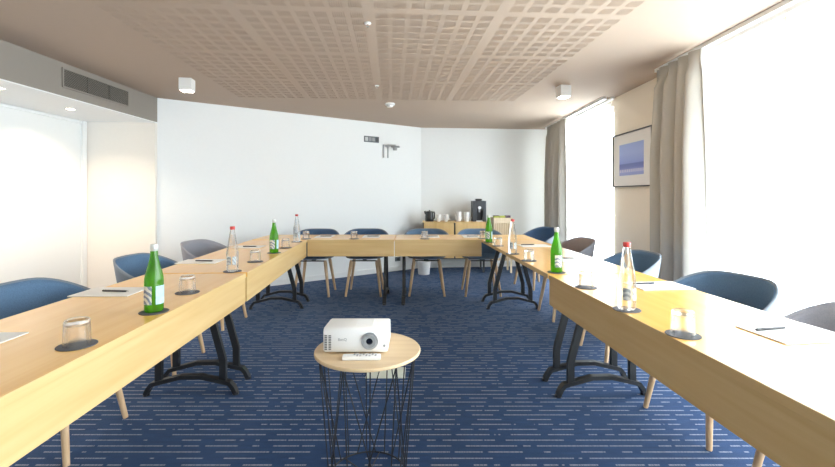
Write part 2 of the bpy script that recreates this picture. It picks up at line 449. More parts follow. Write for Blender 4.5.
# ------------------------------------------------------------------ curtains
def cloth(name, pts_y, x, z0, z1, n, amp, waves, label, cat, m, head=True, flare=0., thick=.003, group=None, parent=None, seed=0):
    """hanging cloth along Y at x: pleats deepen below the pinched heading"""
    y0, y1 = pts_y; rnd = random.Random(seed); bm = new(); rows = 26; grid = []
    ph = [rnd.uniform(-.5, .5) for _ in range(int(waves) + 2)]
    for r in range(rows + 1):
        v = r / rows; z = z1 + (z0 - z1) * v
        row = []
        for i in range(n + 1):
            u = i / n; w = u * waves; k = int(w)
            a = 2 * PI * w + ph[k] * .0 + .5 * math.sin(2.1 * w + seed) * v
            g = amp * (.55 + .45 * min(1, v * 3)) * (1 + .35 * math.sin(1.7 * w + seed * 2))
            if head and v < .06: g = amp * (.3 if math.sin(a) < .3 else .8)
            dx = g * math.sin(a) + g * .3 * math.sin(2 * a + 1)
            yy = y0 + (y1 - y0) * u + amp * .35 * math.cos(a) + (u - .5) * flare * v
            row.append(bm.verts.new((x + dx, yy, z)))
        grid.append(row)
    for a, b in zip(grid, grid[1:]):
        for i in range(n): bm.faces.new((a[i], a[i + 1], b[i + 1], b[i]))
    o = obj(name, bm, m, parent, smooth=True)
    if thick:
        s = o.modifiers.new('thickness', 'SOLIDIFY'); s.thickness = thick; s.offset = 0
    if label: tag(o, label, cat, group)
    return o

cloth('curtain', (3.25, 3.87), 2.15, .015, 2.356, 190, .070, 4.6, 'pleated greige curtain drawn to the side of the big near window, beside the picture', 'curtain', M['curtain'], seed=1)
cloth('curtain', (6.26, 7.10), 2.15, .015, 2.356, 170, .065, 5.2, 'pleated greige curtain in the far corner beyond the narrow window', 'curtain', M['curtain'], seed=2)
cloth('sheer_curtain', (-1.5, 2.66), 2.285, .02, 2.345, 420, .018, 46, 'white sheer curtain over the near part of the big window', 'curtain', M['sheer'], seed=3, thick=0)
cloth('sheer_curtain', (2.68, 3.9), 2.285, .02, 2.345, 160, .018, 14, 'white sheer curtain over the big window, running behind the greige curtain by the picture', 'curtain', M['sheer'], seed=4, thick=0)
cloth('sheer_curtain', (5.08, 7.2), 2.285, .02, 2.345, 240, .018, 24, 'white sheer curtain across the narrow far window', 'curtain', M['sheer'], seed=5, thick=0)
for y0, y1, lab in ((-1.8, 3.93, 'white ceiling curtain track above the big near window'), (5.02, 7.3, 'white ceiling curtain track above the narrow far window')):
    t = thing('curtain_track', lab, 'curtain track', (2.24, y0, CEIL))
    bm = new(); add_box(bm, -.075, -.03, 0, y1 - y0, -.032, 0, .003); obj('rail', bm, M['trim'], t)
    bm = new(); add_box(bm, .03, .065, 0, y1 - y0, -.032, 0, .003); obj('rail', bm, M['trim'], t)

# ------------------------------------------------------------------ tables
WT, TT, ZT = .62, .03, .74
def leg_frame(t, y):
    f = []
    bm = new()
    add_bar(bm, [(-.272, y, .012), (-.256, y, .046), (-.235, y, .072), (-.06, y, .115), (.06, y, .115), (.235, y, .072), (.256, y, .046), (.272, y, .012)], .042, .024)
    o = obj('leg_frame', bm, M['black'], t)
    for s in (-1, 1):
        bm = new(); add_bar(bm, [(s * .195, y, .083), (s * .195, y, .21), (s * .185, y, .25), (s * .065, y, ZT - TT - .012)], .04, .028, (0, 1, 0)); obj('upright', bm, M['black'], o)
        bm = new(); add_tube(bm, [(s * .272, y, 0), (s * .272, y, .014)], .02, 10); obj('foot_glide', bm, M['dark'], o)
    bm = new(); add_box(bm, -.25, .25, y - .03, y + .03, ZT - TT - .012, ZT - TT, .002); obj('mounting_plate', bm, M['black'], o)

def table(label, loc, rot, L, side, apron=True, legs=(), group=None):
    t = thing('conference_table', label, 'table', loc, rot, group)
    h = L / 2
    bm = new(); add_box(bm, -WT / 2 + .004, WT / 2 - .004, -h + .002, h - .002, ZT - TT, ZT, .0015); obj('tabletop', bm, M['top'], t)
    bm = new()
    bm.free()
    for s in (-1, 1):
        bm = new(); add_box(bm, s * WT / 2 - (.004 if s > 0 else 0), s * WT / 2 + (.004 if s < 0 else 0), -h, h, ZT - TT, ZT, .0012)
        obj('edge_band', bm, M['edge'], t)
    if apron:
        x = side * WT / 2
        bm = new(); add_box(bm, min(x - side * .004, x - side * .022), max(x - side * .004, x - side * .022), -h + .0005, h - .0005, .552, ZT - TT, .001); obj('modesty_panel', bm, M['edge'], t)
    for y in legs: leg_frame(t, y)
    return t

# inner edges of the two long rows: near tables, then the slightly turned far ones
li = lambda d: -1.03 - .040 * (d - 1.06) if d < 2.74 else -1.097 - .068 * (d - 2.74)
ri = lambda d: .925 - .058 * (d - .957) if d < 2.73 else .822 - .048 * (d - 2.73)
def row_table(label, y0, y1, left, **k):
    c = (y0 + y1) / 2; e = li(c) if left else ri(c); a = (.040 if y0 < 2 else .068) if left else (.058 if y0 < 2 else .048)
    if y0 > 4.8: a = 0; e = li(4.80) if left else ri(4.80)
    return table(label, (e - WT / 2 if left else e + WT / 2, c, 0), math.atan(a), y1 - y0 - .002, 1 if left else -1, **k)
row_table('long oak conference table nearest the viewer in the left row', .75, 2.74, True, legs=(-.86, .925))
row_table('long oak conference table in the left row between the near table and the corner', 2.757, 4.787, True, legs=(-.885, .92))
row_table('short square oak table filling the left far corner of the U', 4.812, 5.42, True, apron=False, legs=(-.10,))
row_table('long oak conference table nearest the viewer in the right row', .75, 2.72, False, legs=(-.86, .925))
row_table('long oak conference table in the right row with no panel on its inner side', 2.730, 4.788, False, apron=False, legs=(-.875, .93))
row_table('short square oak table filling the right far corner of the U', 4.812, 5.42, False, apron=False, legs=(-.10,))
x0, x1 = li(4.8) + .001, ri(4.8) - .001
xm = -.26
table('oak table with front panel, left half of the back row facing the viewer', ((x0 + xm) / 2, 4.812 + WT / 2, 0), -PI / 2, xm - x0 - .006, 1, legs=((xm - x0) / 2 - .115,))
table('oak table with front panel, right half of the back row facing the viewer', ((x1 + xm) / 2, 4.812 + WT / 2, 0), -PI / 2, x1 - xm - .006, 1, legs=(-(x1 - xm) / 2 + .100,))

# ------------------------------------------------------------------ chairs
def sm(a, b, x):
    t = min(1, max(0, (x - a) / (b - a))); return t * t * (3 - 2 * t)
def shell_mesh(off, lift, thick):
    """tub of the chair: seat dish flowing up into one wrap-around back and arms; front towards +Y"""
    bm = new(); NT = 56; prof = []
    seat = [(0, 0), (.35, 0), (.7, .004), (.9, .012)]
    ts = [0, .06, .15, .28, .42, .58, .75, .9, 1]
    rings = []
    for s, dz in seat:
        if s == 0: rings.append([bm.verts.new((0, .01, .445 + off))]); continue
        rings.append([])
        for j in range(NT):
            f = 2 * PI * j / NT
            rings[-1].append(bm.verts.new((s * .225 * math.sin(f), .01 - s * .22 * math.cos(f), .445 + off + dz)))
    for t in ts:
        ring = []
        for j in range(NT):
            f = 2 * PI * j / NT; a = abs((f + PI) % (2 * PI) - PI) * 180 / PI      # degrees from the back
            h = .470 + (.150 * (1 - sm(98, 136, a))) + (.172 * (1 - sm(25, 128, a))) + lift
            rx, ry = .305, (.285 if a < 90 else .265)
            flare = 1 if a < 100 else 1 - .25 * sm(100, 130, a)
            e = t ** .7
            rxx = .235 + (rx * flare - .235) * e - off * min(1, t * 6 + .2); ryy = .232 + (ry - .232) * e - off * min(1, t * 6 + .2)
            z = .462 + off * (1 - t) + (h - .462) * t
            c, s_ = math.cos(f), math.sin(f)
            p = 2.35
            k = (abs(c) ** p + abs(s_) ** p) ** (-1 / p)
            k = 1 + (k - 1) * .7
            ring.append(bm.verts.new((rxx * s_ * k, .01 - ryy * c * k, z)))
        rings.append(ring)
    for a, b in zip(rings, rings[1:]):
        for j in range(NT):
            k = (j + 1) % NT
            if len(a) == 1: bm.faces.new((a[0], b[j], b[k]))
            else: bm.faces.new((a[j], b[j], b[k], a[k]))
    return bm

def make_chair(label, loc, rot, fab, shell, group):
    t = thing('tub_chair', label, 'chair', loc, rot, group)
    o = obj('shell', shell_mesh(0, .004, 0), shell, t, smooth=True)
    s = o.modifiers.new('thickness', 'SOLIDIFY'); s.thickness = .010; s.offset = -1
    o2 = obj('upholstery', shell_mesh(.015, -.005, 0), fab, t, smooth=True)
    s = o2.modifiers.new('thickness', 'SOLIDIFY'); s.thickness = .006; s.offset = 0
    bm = new()
    add_bar(bm, [(-.15, -.13, .430), (.15, -.13, .430)], .03, .010); add_bar(bm, [(-.15, .14, .430), (.15, .14, .430)], .03, .010)
    add_bar(bm, [(0, -.14, .430), (0, .15, .430)], .04, .009)
    obj('underframe', bm, M['black'], t)
    for sx in (-1, 1):
        for sy in (-1, 1):
            bm = new(); add_tube(bm, [(sx * .155, sy * .135 + .005, .436), (sx * .160, sy * .14 + .005, .40), (sx * .215, sy * .205, .004), (sx * .2155, sy * .206, 0)], [.017, .0205, .0135, .012], 12)
            obj('leg', bm, M['legwood'], t, smooth=True)
    return t

GC = 'tub chairs around the tables'
proto = {}
def chair(x, y, rot, kind, label):
    if kind not in proto:
        fab, sh = {'blue': ('bluefab', 'shellblue'), 'dark': ('bluedark', 'shellblue'), 'grey': ('greyfab', 'shellgrey'), 'taupe': ('taupefab', 'shellgrey')}[kind]
        proto[kind] = make_chair(label, (x, y, 0), rot, M[fab], M[sh], GC); return
    dup(proto[kind], (x, y, 0), rot, label, GC)
# rot: 0 faces away from the camera; PI faces it
chair(-1.29, 5.42, PI, 'dark', 'dark blue tub chair at the left end of the back row')
chair(-.66, 5.44, PI, 'dark', 'dark blue tub chair second from the left behind the back row')
chair(.115, 5.45, PI, 'blue', 'blue tub chair behind the back row, in front of the left sideboard door')
chair(.80, 5.44, PI, 'blue', 'blue tub chair at the right end of the back row below the coffee machine')
chair(1.62, 5.86, PI * .62, 'dark', 'deep blue tub chair alone in the far right corner by the curtain')
chair(-1.82, 2.17, -PI / 2 + .05, 'blue', 'blue tub chair nearest the viewer on the left side')
chair(-1.88, 3.16, -PI / 2 + .03, 'blue', 'blue tub chair on the left side behind the nearest green bottle')
chair(-1.96, 4.16, -PI / 2 - .1, 'grey', 'light grey tub chair farthest along the left side against the white wall')
chair(1.52, 4.42, PI / 2 + .05, 'taupe', 'taupe grey tub chair on the right side in front of the narrow far window')
chair(1.56, 3.34, PI / 2 + .05, 'blue', 'blue tub chair on the right side below the framed picture and curtain')
chair(1.575, 2.34, PI / 2 + .2, 'blue', 'large looking blue tub chair on the right side in front of the big window')
chair(1.65, 1.64, PI / 2 + .05, 'grey', 'grey tub chair nearest the viewer on the right side, cut by the photo edge')

# ------------------------------------------------------------------ things on the tables
def make_tumbler():
    t = bpy.data.meshes.new('tumbler'); bm = new()
    out = [(0, .086), (.027, .086), (.034, .083), (.0365, .076), (.0375, .05), (.0395, .003), (.0395, .0), (.0372, 0), (.0355, .03), (.0345, .066), (.028, .071), (0, .071)]
    add_lathe(bm, out, 20)
    bmesh.ops.recalc_face_normals(bm, faces=bm.faces[:]); bm.to_mesh(t); bm.free(); t.materials.append(M['glass'])
    t.polygons.foreach_set('use_smooth', [True] * len(t.polygons)); t.set_sharp_from_angle(angle=math.radians(35)); return t
def make_coaster():
    t = bpy.data.meshes.new('coaster'); bm = new(); add_lathe(bm, [(0, 0), (.056, 0), (.057, .001), (.057, .0025), (.056, .0035), (0, .0035)], 36)
    bmesh.ops.recalc_face_normals(bm, faces=bm.faces[:]); bm.to_mesh(t); bm.free(); t.materials.append(M['coaster']); return t
TUM, COA = make_tumbler(), make_coaster()
def coaster(p, label):
    o = bpy.data.objects.new('coaster', COA); C.objects.link(o); o.location = (p.x, p.y, ZT)
    tag(o, label, 'coaster', 'dark round coasters')
def tumbler(p, label, clabel):
    coaster(p, clabel)
    o = bpy.data.objects.new('tumbler', TUM); C.objects.link(o); o.location = (p.x, p.y, ZT + .0035); o.rotation_euler.z = random.uniform(0, 3)
    tag(o, label, 'glass', 'upturned water tumblers')

PG = [(0, .004), (.028, .0), (.034, .003), (.0365, .010), (.0365, .128), (.0355, .145), (.0315, .168), (.024, .195), (.0175, .222), (.0145, .245), (.0138, .268), (.0138, .276)]
PCL = [(0, .004), (.028, 0), (.034, .003), (.0365, .010), (.0370, .105), (.0368, .122), (.0335, .148), (.0265, .19), (.0205, .228), (.0150, .260), (.0138, .276)]
def patch(name, parent, r, z0, z1, a0, a1, m):
    bm = new(); add_lathe(bm, [(r, z0), (r + .0006, z0), (r + .0006, z1), (r, z1), (r, z0)], 16, a0, a1); return obj(name, bm, m, parent, smooth=True)
def make_bottle(kind, label, p, rot):
    t = thing('green_water_bottle' if kind == 'g' else 'clear_water_bottle', label, 'bottle', (p.x, p.y, ZT + .0035), rot, 'green glass water bottles' if kind == 'g' else 'clear glass water bottles')
    bm = new(); add_lathe(bm, PG if kind == 'g' else PCL, 28); obj('glass_body', bm, M['green' if kind == 'g' else 'bottle'], t, smooth=True)
    if kind == 'g':
        bm = new(); add_lathe(bm, [(.0142, .258), (.0149, .259), (.0150, .268), (.0158, .270), (.0158, .284), (.0145, .287), (0, .287)], 20); obj('cap', bm, M['silvercap'], t, smooth=True)
        patch('front_label', t, .0368, .035, .112, -2.55, -1.25, M['lab1'])
        patch('back_label', t, .0368, .035, .112, -.85, .6, M['lab2'])
    else:
        bm = new(); add_lathe(bm, [(.0150, .271), (.0156, .273), (.0156, .288), (.0145, .291), (0, .291)], 20); obj('red_cap', bm, M['redcap'], t, smooth=True)
        patch('label', t, .0374, .045, .098, -2.55, -1.7, M['lab3']); patch('label', t, .0374, .045, .098, -1.5, -.8, M['lab3'])
    return t
bproto = {}
def bottle(kind, px, py, label, clabel, rot=0.):
    p = at(px, py, ZT); coaster(p, clabel)
    if kind not in bproto: bproto[kind] = make_bottle(kind, label, p, rot); return
    dup(bproto[kind], (p.x, p.y, ZT + .0035), rot, label)
bottle('g', 154, 312, 'green glass water bottle nearest the viewer on the left table', 'dark coaster under the nearest green bottle on the left', .0)
bottle('c', 232.5, 271.5, 'clear red-capped water bottle at the middle of the left row, between the two green ones', 'dark coaster under the red-capped bottle of the left row', .3)
bottle('g', 274, 253, 'green glass water bottle farther along the left row, beyond the red-capped one', 'dark coaster under the farther green bottle of the left row', .2)
bottle('c', 296.7, 242, 'clear water bottle at the far left corner where the rows meet', 'dark coaster under the clear bottle at the far left corner', .5)
bottle('g', 488.9, 242.3, 'green glass water bottle at the right end of the back row', 'dark coaster under the green bottle at the far right corner', -.2)
bottle('c', 512.6, 254, 'clear red-capped water bottle on the far right table, between two green ones', 'dark coaster under the clear bottle on the far right table', 0)
bottle('g', 556.5, 272.5, 'green glass water bottle beside the join of the right row tables', 'dark coaster under the green bottle by the right row join', .4)
bottle('c', 626.8, 309.8, 'tall clear red-capped water bottle nearest the viewer on the right table', 'dark coaster under the nearest clear bottle on the right', .1)
for px, py, w in ((77, 345.5, 'nearest the viewer on the left table'), (187.5, 292.8, 'just beyond the nearest green bottle on the left row'),
                  (255.3, 261.8, 'beyond the red-capped bottle on the left row'), (285.5, 248, 'beyond the far green bottle on the left row'),
                  (306, 239, 'at the left end of the back row'), (354, 239, 'on the left half of the back row between two chairs'),
                  (424.6, 239, 'on the back row in line with the kettle'), (483, 238.6, 'at the right end of the back row'),
                  (498, 246, 'just past the far right corner green bottle'), (529, 260.8, 'on the right row past the clear bottle'),
                  (586, 287.5, 'on the right table beyond the nearest clear bottle'), (683, 335, 'nearest the viewer on the right table')):
    tumbler(at(px, py, ZT), 'upturned glass tumbler ' + w, 'dark coaster under the tumbler ' + w)

def notepad(x, y, rot, label, mark=False):
    t = thing('notepad', label, 'notepad', (x, y, ZT), rot, 'white notepads')
    bm = new(); add_box(bm, -.145, .145, -.1, .1, 0, .0012); obj('backing_card', bm, M['card'], t)
    bm = new(); add_box(bm, -.144, .144, -.099, .099, .0012, .005); obj('paper_block', bm, M['paper'], t)
    if mark:
        bm = new()
        for k, (a, b) in enumerate(((-.03, .035), (-.02, .02))): add_box(bm, a, b, .03 - k * .014, .036 - k * .014, .005, .0053)
        obj('printed_mark', bm, M['ink'], t)
def pen(x, y, rot, label):
    t = thing('ballpoint_pen', label, 'pen', (x, y, ZT + .005), rot, 'pens on the notepads')
    r = .0048
    bm = new(); add_tube(bm, [(-.07, 0, r), (-.066, 0, r), (.05, 0, r), (.062, 0, r)], [.0035, r, r, r * .9], 10); obj('barrel', bm, M['pen'], t, smooth=True)
    bm = new(); add_tube(bm, [(.062, 0, r), (.074, 0, r)], [.0036, .001], 10); obj('tip', bm, M['chrome'], t, smooth=True)
    bm = new(); add_bar(bm, [(-.066, 0, 2 * r), (-.064, 0, 2 * r + .002), (-.028, 0, 2 * r + .001)], .003, .001); obj('clip', bm, M['chrome'], t)
for x, y, r, w, mk in ((-1.545, 1.45, .03, 'nearest the viewer on the left table', False), (-1.575, 2.21, .03, 'on the left table before the nearest green bottle', False),
                   (-1.62, 3.22, .03, 'in the middle of the left row', False), (-1.63, 4.12, .04, 'at the far end of the left row', False),
                   (1.36, 1.55, .12, 'nearest the viewer on the right table', False), (1.32, 2.36, .08, 'on the right table behind the nearest clear bottle', True),
                   (1.22, 3.32, .06, 'on the right row beside the taupe chair', False), (1.15, 4.22, .06, 'at the far end of the right row', False)):
    notepad(x, y, r, 'white notepad ' + w, mk)
    dx = .03 if x < 0 else -.06
    pen(x + dx, y - .012 if x < 0 else y + .03, r + (-.12 if x < 0 else .1), 'dark ballpoint pen on the notepad ' + w)
for x, w in ((-1.11, 'at the left end of the back row'), (-.55, 'on the back row left of centre'), (.16, 'on the back row right of centre'), (.64, 'at the right end of the back row')):
    notepad(x, 5.16, PI / 2, 'white notepad ' + w); pen(x + .02, 5.14, .1, 'dark ballpoint pen on the notepad ' + w)

# ------------------------------------------------------------------ wire side table, projector, remote
TX, TY, TZ = -.219, 1.90, .564
t = thing('wire_side_table', 'round wooden topped side table with black wire basket base under the projector', 'side table', (TX, TY, 0))
bm = new(); add_lathe(bm, [(0, TZ - .015), (.228, TZ - .015), (.232, TZ - .012), (.232, TZ - .004), (.229, TZ), (0, TZ)], 64); obj('round_top', bm, M['disc'], t)
RT, RB = .212, .168
ring = lambda r, z, n=48: [(r * math.cos(2 * PI * k / n), r * math.sin(2 * PI * k / n), z) for k in range(n)]
bm = new(); add_tube(bm, ring(RT, TZ - .018), .0035, 8, True); obj('upper_ring', bm, M['wire'], t, smooth=True)
bm = new(); add_tube(bm, ring(RB, .006), .0035, 8, True); obj('base_ring', bm, M['wire'], t, smooth=True)
NW = 12
for k in range(NW):
    a = 2 * PI * (k + .3) / NW
    for da, z0 in ((0, .006), (2 * PI * 1.5 / NW, .006), (-2 * PI * 1.5 / NW, .006)):
        if da and k % 2: continue
        b = a + da
        bm = new(); add_tube(bm, [(RT * math.cos(a), RT * math.sin(a), TZ - .018), (RB * math.cos(b), RB * math.sin(b), z0)], .0029, 6); obj('wire', bm, M['wire'], t)
for k in range(3):
    a = PI * k / 3 + .3
    bm = new(); add_tube(bm, [(RB * math.cos(a), RB * math.sin(a), .006), (-RB * math.cos(a), -RB * math.sin(a), .006)], .0024, 6); obj('floor_wire', bm, M['wire'], t)

# projector: front towards the camera (-Y)
px0, pw, pd, ph = -.263, .273, .20, .105
t = thing('projector', 'white projector with round lens sitting on the round wire side table', 'projector', (px0, 1.822, TZ), .0)
bm = new()
K = 1.07
prof = [(y, z * K) for y, z in [(0, .014), (.006, .008), (.19, .008), (.2, .02), (.2, .074), (.188, .092), (.16, .1), (.02, .105), (.006, .101), (0, .09)]]
L0 = [bm.verts.new((-pw / 2, y, z)) for y, z in prof]; rings = []
for x, s in ((-pw / 2, .0), (-pw / 2 + .008, 1), (pw / 2 - .008, 1), (pw / 2, .0)):
    cy, cz = .1, .056
    k = 1 if s else .93
    rings.append([bm.verts.new((x, cy + (y - cy) * (1 if s else .965), cz + (z - cz) * k)) for y, z in prof])
bmesh.ops.delete(bm, geom=L0, context='VERTS')
for a, b in zip(rings, rings[1:]):
    for j in range(len(prof)): bm.faces.new((a[j], a[(j + 1) % len(prof)], b[(j + 1) % len(prof)], b[j]))
bm.faces.new(rings[0]); bm.faces.new(rings[-1][::-1])
body = obj('housing', bm, M['white'], t, smooth=True)
RX = Matrix.Rotation(PI / 2, 4, 'X')
def disc(r0, r1, y0, y1, x, z, n=32):
    bm = new(); add_lathe(bm, [(r0, y0), (r1, y0), (r1, y1), (r0, y1), (r0, y0)] if r0 else [(0, y0), (r1, y0), (r1, y1), (0, y1)], n, mat=Matrix.Translation((x, 0, z)) @ RX)
    return bm
lx, lz = .060, .058
o = obj('lens_ring', disc(.026, .036, -.002, .006, lx, lz), M['steel'], t, smooth=True)
obj('focus_ring', disc(.014, .027, -.006, .010, lx, lz), M['greyplastic'], t, smooth=True)
obj('lens', disc(0, .0155, -.01, .0065, lx, lz), M['lensglass'], t, smooth=True)
obj('sensor', disc(0, .005, -.002, .002, .122, .038, 16), M['greyplastic'], t, smooth=True)
bm = new()
for c in range(2):
    for r in range(9): add_box(bm, -.131 + c * .017, -.131 + c * .017 + .011, -.0012, .004, .020 + r * .0072, .020 + r * .0072 + .0042)
obj('vent_slots', bm, M['darksoft'], t)
bm = new(); add_box(bm, -.005, .07, .035, .12, .108, .1125, .001); obj('top_panel', bm, M['trim'], t)
for x in (-.11, .11):
    bm = new(); add_lathe(bm, [(0, 0), (.011, 0), (.011, .01), (0, .01)], 16, mat=Matrix.Translation((x, .17, 0))); obj('foot', bm, M['greyplastic'], t)
bm = new(); add_lathe(bm, [(0, 0), (.012, 0), (.012, .012), (0, .012)], 16, mat=Matrix.Translation((0, .03, 0))); obj('foot', bm, M['greyplastic'], t)
cu = bpy.data.curves.new('logo', 'FONT'); cu.body = 'BenQ'; cu.size = .016; cu.extrude = .0006; cu.align_x = 'CENTER'; cu.align_y = 'CENTER'
tmp = bpy.data.objects.new('logo', cu); C.objects.link(tmp); dg = bpy.context.evaluated_depsgraph_get(); me = bpy.data.meshes.new_from_object(tmp.evaluated_get(dg))
bpy.data.objects.remove(tmp)
lo = bpy.data.objects.new('logo', me); C.objects.link(lo); me.materials.clear(); me.materials.append(M['greyplastic']); lo.parent = t; lo.location = (-.055, -.0005, .063); lo.rotation_euler = (PI / 2, 0, 0)

t = thing('remote_control', 'slim white remote control lying in front of the projector', 'remote control', (-.230, 1.772, TZ), .03)
bm = new(); add_box(bm, -.079, .079, -.019, .019, 0, .017, .006); obj('remote_body', bm, M['white'], t, smooth=True)
for c in range(8):
    for r in range(3):
        bm = new(); x = -.03 + c * .0125; y = -.011 + r * .011; add_box(bm, x - .004, x + .004, y - .003, y + .003, .0168, .0185, .001); obj('button', bm, M['greyplastic' if (c + r) % 3 else 'trim'], t)
bm = new(); add_box(bm, .077, .0795, -.008, .008, .004, .012); obj('sensor_window', bm, M['dark'], t)

# ------------------------------------------------------------------ floor box
p = at(386, 373, 0)
t = thing('floor_socket_box', 'pale floor socket lid set in the carpet behind the wire side table', 'floor socket', (p.x, p.y, 0))
bm = new(); add_box(bm, -.135, .135, -.09, .09, 0, .006, .002); obj('frame', bm, M['floorbox'], t)
bm = new(); add_box(bm, -.115, .06, -.07, .07, .006, .009, .001); obj('lid', bm, M['floorbox'], t)
bm = new(); add_box(bm, .067, .075, -.07, .07, .006, .008); obj('cable_slot', bm, M['dark'], t)

# ------------------------------------------------------------------ sideboard and what stands on it
SX0, SX1, SY0, SY1, SZ = .085, 1.10, 6.85, 7.25, .81
t = thing('sideboard', 'oak fronted sideboard with dark frame against the back wall', 'sideboard', ((SX0 + SX1) / 2, (SY0 + SY1) / 2, 0))
w, dd = (SX1 - SX0) / 2, (SY1 - SY0) / 2
bm = new(); add_box(bm, -w, w, -dd + .004, dd, .22, SZ - .012, .002); obj('carcass', bm, M['darksoft'], t)
bm = new(); add_box(bm, -w, w, -dd, dd, SZ - .012, SZ, .001); obj('worktop', bm, M['cabwood'], t)
for a, b in ((-w + .016, -.012), (.012, w - .012)):
    bm = new(); add_box(bm, a, b, -dd - .012, -dd + .004, .235, SZ - .014, .001); o = obj('door', bm, M['cabwood'], t)
for sx in (-1, 1):
    for sy in (-1, 1):
        bm = new(); add_box(bm, sx * (w - .04) - .015, sx * (w - .04) + .015, sy * (dd - .04) - .015, sy * (dd - .04) + .015, 0, .22); obj('leg', bm, M['gunmetal'], t)

t = thing('coffee_machine', 'black coffee machine at the right end of the oak sideboard', 'coffee machine', (1.0, 7.06, SZ))
bm = new()
add_box(bm, -.108, .108, -.06, .13, 0, .335, .012); add_box(bm, -.108, -.05, -.13, -.05, .0, .335, .008); add_box(bm, .05, .108, -.13, -.05, 0, .335, .008)
add_box(bm, -.055, .055, -.13, -.05, .2, .335, .006); obj('housing', bm, M['darksoft'], t, smooth=True)
bm = new(); add_box(bm, -.05, .05, -.05, .06, .335, .368, .01); obj('bean_hopper', bm, M['dark'], t, smooth=True)
bm = new(); add_box(bm, -.048, .048, -.125, -.06, 0, .016, .003); obj('drip_tray', bm, M['steel'], t)
bm = new(); add_box(bm, -.014, .014, -.115, -.07, .150, .2, .004); obj('spout', bm, M['greyplastic'], t)
bm = new(); add_lathe(bm, [(0, .128), (.024, .128), (.026, .131), (.026, .142), (0, .142)], 24, mat=Matrix.Translation((0, 0, .225)) @ RX); obj('dial', bm, M['porcelain'], t, smooth=True)
t = thing('kettle', 'small black kettle at the left end of the sideboard', 'kettle', (.195, 7.03, SZ))
bm = new(); add_lathe(bm, [(0, 0), (.066, 0), (.070, .006), (.068, .08), (.064, .150), (.060, .158), (0, .158)], 24); obj('body', bm, M['dark'], t, smooth=True)
bm = new(); add_lathe(bm, [(0, .158), (.054, .158), (.052, .166), (.012, .168), (.012, .184), (0, .186)], 20); obj('lid', bm, M['dark'], t, smooth=True)
bm = new(); add_tube(bm, [(.05, 0, .148), (.078, 0, .152), (.086, 0, .13), (.082, 0, .05), (.06, 0, .03)], .010, 8); obj('handle', bm, M['dark'], t, smooth=True)
bm = new(); add_tube(bm, [(-.052, 0, .125), (-.068, 0, .15), (-.078, 0, .168)], [.024, .018, .012], 8); obj('spout', bm, M['dark'], t, smooth=True)

def make_cup(label, p, sc):
    t = thing('cup', label, 'cup', p, 0, 'white cups on the sideboard')
    bm = new(); add_lathe(bm, [(0, .004), (.022 * sc, .0), (.026 * sc, .002), (.036 * sc, .03 * sc), (.041 * sc, .062 * sc), (.0385 * sc, .062 * sc), (.033 * sc, .03 * sc), (.022 * sc, .008), (0, .008)], 20); obj('bowl', bm, M['porcelain'], t, smooth=True)
    bm = new(); add_tube(bm, [(.036 * sc, 0, .05 * sc), (.056 * sc, 0, .052 * sc), (.06 * sc, 0, .035 * sc), (.052 * sc, 0, .022 * sc), (.033 * sc, 0, .02 * sc)], .004, 6); obj('handle', bm, M['porcelain'], t, smooth=True)
    return t
cups = {}
for k, (x, sc, w) in enumerate(((.345, 1.0, 'beside the kettle'), (.465, 1.0, 'second stack from the kettle'), (.665, 1.35, 'second stack from the coffee machine'), (.80, 1.35, 'beside the coffee machine'))):
    for lv, nm in ((0, 'lower'), (1, 'upper')):
        z = SZ + lv * .052 * sc
        lab = '%s white cup of the stack on the sideboard %s' % (nm, w)
        if sc not in cups: cups[sc] = make_cup(lab, (x, 7.0, z), sc)
        else: dup(cups[sc], (x, 7.0, z), (.4, -.5, .7, 0)[k] + lv * .9, lab)

t = thing('slatted_stand', 'pale slatted wooden stand to the right of the sideboard', 'stand', (1.36, 6.98, 0))
bm = new(); add_box(bm, -.15, .15, -.16, .16, .796, .876, .002); obj('top_box', bm, M['slat'], t)
for k in range(9):
    x = -.142 + k * .0355
    bm = new(); add_box(bm, x - .009, x + .009, -.158, -.142, .2, .796); obj('slat', bm, M['slat'], t)
bm = new(); add_box(bm, -.148, .148, -.14, .158, .2, .79); obj('inner_box', bm, M['card'], t)
for sx in (-1, 1):
    for sy in (-1, 1):
        bm = new(); add_box(bm, sx * .13 - .014, sx * .13 + .014, sy * .13 - .014, sy * .13 + .014, 0, .2); obj('leg', bm, M['slat'], t)
for x, m, w, h, lab in ((-.095, 'lime', .085, .036, 'lime green tea box on the slatted stand, left one'), (0.0, 'lime', .075, .030, 'lime green tea box at the middle of the slatted stand'), (.088, 'plum', .075, .036, 'dark plum tea box on the right of the slatted stand')):
    t = thing('tea_box', lab, 'tea box', (1.36 + x, 6.92, .876), 0, 'tea boxes on the stand')
    bm = new(); add_box(bm, -w / 2, w / 2, -.06, .06, 0, h - .008, .001); obj('carton', bm, M[m], t)
    bm = new(); add_box(bm, -w / 2 - .001, w / 2 + .001, -.061, .061, h - .008, h, .001); obj('lid', bm, M['plum' if m == 'lime' and x < 0 else m], t)

p = at(424, 270, 0)
t = thing('waste_bin', 'white round bin on the carpet under the sideboard', 'bin', (.10, 6.74, 0))
bm = new(); add_lathe(bm, [(0, 0), (.085, 0), (.088, .004), (.105, .20), (.102, .20), (.084, .01), (0, .01)], 28); obj('bucket', bm, M['bin'], t, smooth=True)
bm = new(); add_tube(bm, [(.1045 * math.cos(a), .1045 * math.sin(a), .20) for a in [2 * PI * k / 32 for k in range(32)]], .004, 6, True); obj('rim', bm, M['bin'], t, smooth=True)

